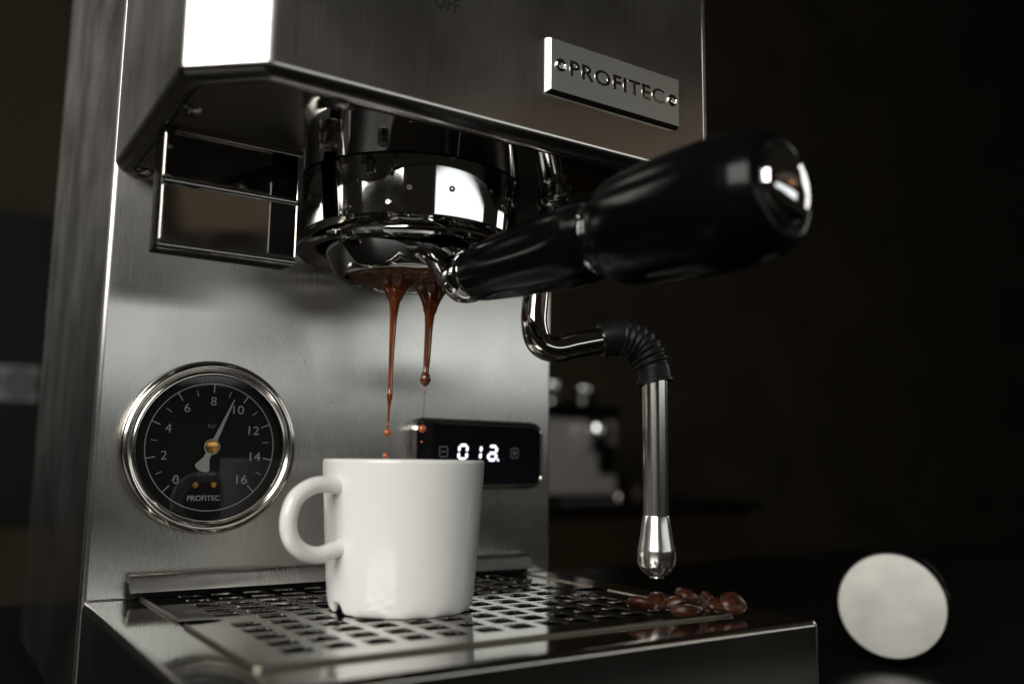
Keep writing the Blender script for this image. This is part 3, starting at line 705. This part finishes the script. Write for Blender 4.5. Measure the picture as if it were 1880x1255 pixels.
# ================================================================== tamper lying on the worktop
nrm = Vector((-.82, -.56, .06)).normalized()
dT = _r2*((1637-940)/F_PX)+_u2*(-(1111-627.5)/F_PX)+_f
TC = CAM+dT*.487
tam = tag(empty('tamper', TC), 'tamper lying on its side with its round brushed steel base towards the viewer', 'tamper')
bm = bmesh.new(); lathe(bm, [(.0001, 0), (.0272, 0), (.0276, -.0003)], TC, nrm, n=96)
face = obj('base_face', bm, M['disc'], tam, angle=30)
bm = bmesh.new(); lathe(bm, [(.0276, -.0003), (.0292, -.0008), (.0302, -.0018), (.0304, -.003), (.0304, -.012), (.0300, -.016), (.0200, -.020), (.0120, -.024), (.0100, -.030), (.0125, -.045), (.0160, -.062), (.0165, -.075), (.0130, -.084), (.0001, -.087)], TC, nrm, n=96)
obj('tamper_handle', bm, M['black_gloss'], tam, angle=40)

# ================================================================== background
def bgp(px, py, depth): return CAM+(_r2*((px-940)/F_PX)+_u2*(-(py-627.5)/F_PX)+_f)*depth
# rear counter unit
bm = bmesh.new(); bx(bm, .75, 1.86, 1.30, 1.95, -.060, -.035, .003)
cab = tag(empty('kitchen_cabinet', (1.3, 1.6, -1.0)), 'dark brown kitchen cabinet unit far behind under the second coffee machine', 'cabinet')
obj('cabinet_top', bm, M['counter'], cab)
bm = bmesh.new(); bx(bm, .77, 1.84, 1.33, 1.95, -1.0, -.060); obj('cabinet_body', bm, M['wood'], cab)
# second coffee machine on it, far out of focus
D2 = 2.05
def q2(px, py): 
    p = bgp(px, py, D2); return p
a_ = q2(1015, 925); b_ = q2(1133, 768); yb = 1.42
def xat(px, y): d = (_r2*((px-940)/F_PX)+_f); return CAM.x+d.x*(y-CAM.y)/d.y
def zat(px, py, y): d = (_r2*((px-940)/F_PX)+_u2*(-(py-627.5)/F_PX)+_f); return CAM.z+d.z*(y-CAM.y)/d.y
X = lambda px: xat(px, yb)
Z = lambda py: zat(1070, py, yb)
m2 = tag(empty('coffee_machine', (X(1070), yb, -.035)), 'silver coffee machine blurred on the far counter beside the steam wand', 'coffee machine')
bm = bmesh.new(); bx(bm, X(1000), X(1132), yb, yb+.24, Z(908), Z(768), .008); obj('body', bm, M['silver'], m2)
bm = bmesh.new(); bx(bm, X(990), X(1122), yb-.02, yb+.22, -.035, Z(908), .003); obj('base', bm, M['black_gloss'], m2)
bm = bmesh.new(); bx(bm, X(1002), X(1135), yb-.01, yb+.22, Z(768), Z(742), .003); obj('top_tray', bm, M['black_gloss'], m2)
bm = bmesh.new(); bx(bm, X(1095), X(1121), yb-.02, yb-.001, Z(868), Z(815), .004); obj('water_window', bm, M['black_gloss'], m2)
bm = bmesh.new(); lathe(bm, [(.0001, 0), (.024, 0), (.028, .03), (.030, .055), (.022, .07), (.0001, .07)], (X(1083), yb-.03, Z(822)), n=32); obj('brew_head', bm, M['chrome'], m2)
bm = bmesh.new(); bmesh.ops.create_uvsphere(bm, u_segments=20, v_segments=12, radius=.014); o = obj('button', bm, M['blue'], m2, loc=(X(1107), yb-.012, Z(792)))
bm = bmesh.new(); bx(bm, X(1020), X(1100), yb-.05, yb-.012, -.035, Z(922), .002); obj('drip_drawer', bm, M['silver'], m2)
for k_, (pxa, pxb, py0, py1) in enumerate(((1018, 1062, 740, 700), (1072, 1124, 738, 704))):
    cx = (X(pxa)+X(pxb))/2; r = (X(pxb)-X(pxa))/2*.8; z0 = Z(742); h = Z(py1)-Z(py0)
    bm = bmesh.new(); lathe(bm, [(.0001, 0), (r*.8, 0), (r, h*.6), (r, h), (r*.93, h), (r*.75, .004), (.0001, .004)], (cx, yb+.06, z0), n=40)
    tag(obj('metal_cup', bm, M['satin']), ('left' if k_ == 0 else 'right')+' of two steel cups on top of the blurred coffee machine', 'cup', 'steel cups on the far coffee machine')
for i, (px, py, r) in enumerate(((1125, 905, .008), (1150, 905, .016))):
    bm = bmesh.new(); lathe(bm, [(.0001, 0), (r*1.0, 0), (r*1.1, r*1.0), (r*.8, r*2.4), (r*.5, r*2.7), (.0001, r*2.7)], (X(px), yb-.02-.02*i, -.035), n=24)
    tag(obj('jar', bm, M['screw'] if i == 0 else M['wood']), ['small dull metal jar right of the far coffee machine', 'small dark brown jar right of the dull metal one'][i], 'jar')
# backsplash and socket on the left
yw = 1.985
def XW(px, y=yw): return xat(px, y)
bm = bmesh.new(); bx(bm, -1.6, .40, yw-.01, yw+.010, zat(60, 960, yw), zat(60, 395, yw), .001)
tag(obj('backsplash_panel', bm, M['backsplash']), 'matt black splashback on the wall left of the machine', 'splashback')
soc = tag(empty('wall_socket', (XW(20), yw-.012, zat(35, 705, yw))), 'grey multiple wall socket on the black splashback at the left', 'wall socket')
bm = bmesh.new(); z0, z1 = zat(35, 738, yw), zat(35, 672, yw); bx(bm, XW(-150), XW(76), yw-.024, yw-.0105, z0, z1, .004); obj('socket_frame', bm, M['grey_plastic'], soc)
for px in (-30, 42):
    for rr_, m_, yy in ((.034, M['socket_dark'], .0255),):
        bm = bmesh.new(); lathe(bm, [(.0001, -.001), (.020, -.001), (.021, .0005), (.026, .0005), (.027, -.001), (.034, -.001), (.035, .001), (.036, -.0002)], (XW(px), yw-yy, (z0+z1)/2), A, n=40); obj('socket_insert', bm, M['socket_dark'], soc)

# dried coffee specks on the front panel and the mug rim area
rs = random.Random(4)
for i in range(14):
    bm = bmesh.new(); r_s = rs.uniform(.00012, .00030)
    if i < 6: x_, z_ = rs.uniform(.135, .196), .0730+rs.uniform(0, .0022)
    else: x_, z_ = rs.uniform(.07, .19), rs.uniform(.06, .115)
    lathe(bm, [(r_s, 0), (r_s*.7, r_s*.4), (.00002, r_s*.5)], (x_, -.00001, z_), A, n=10)
    obj('coffee_speck', bm, M['coffee_film'], front)
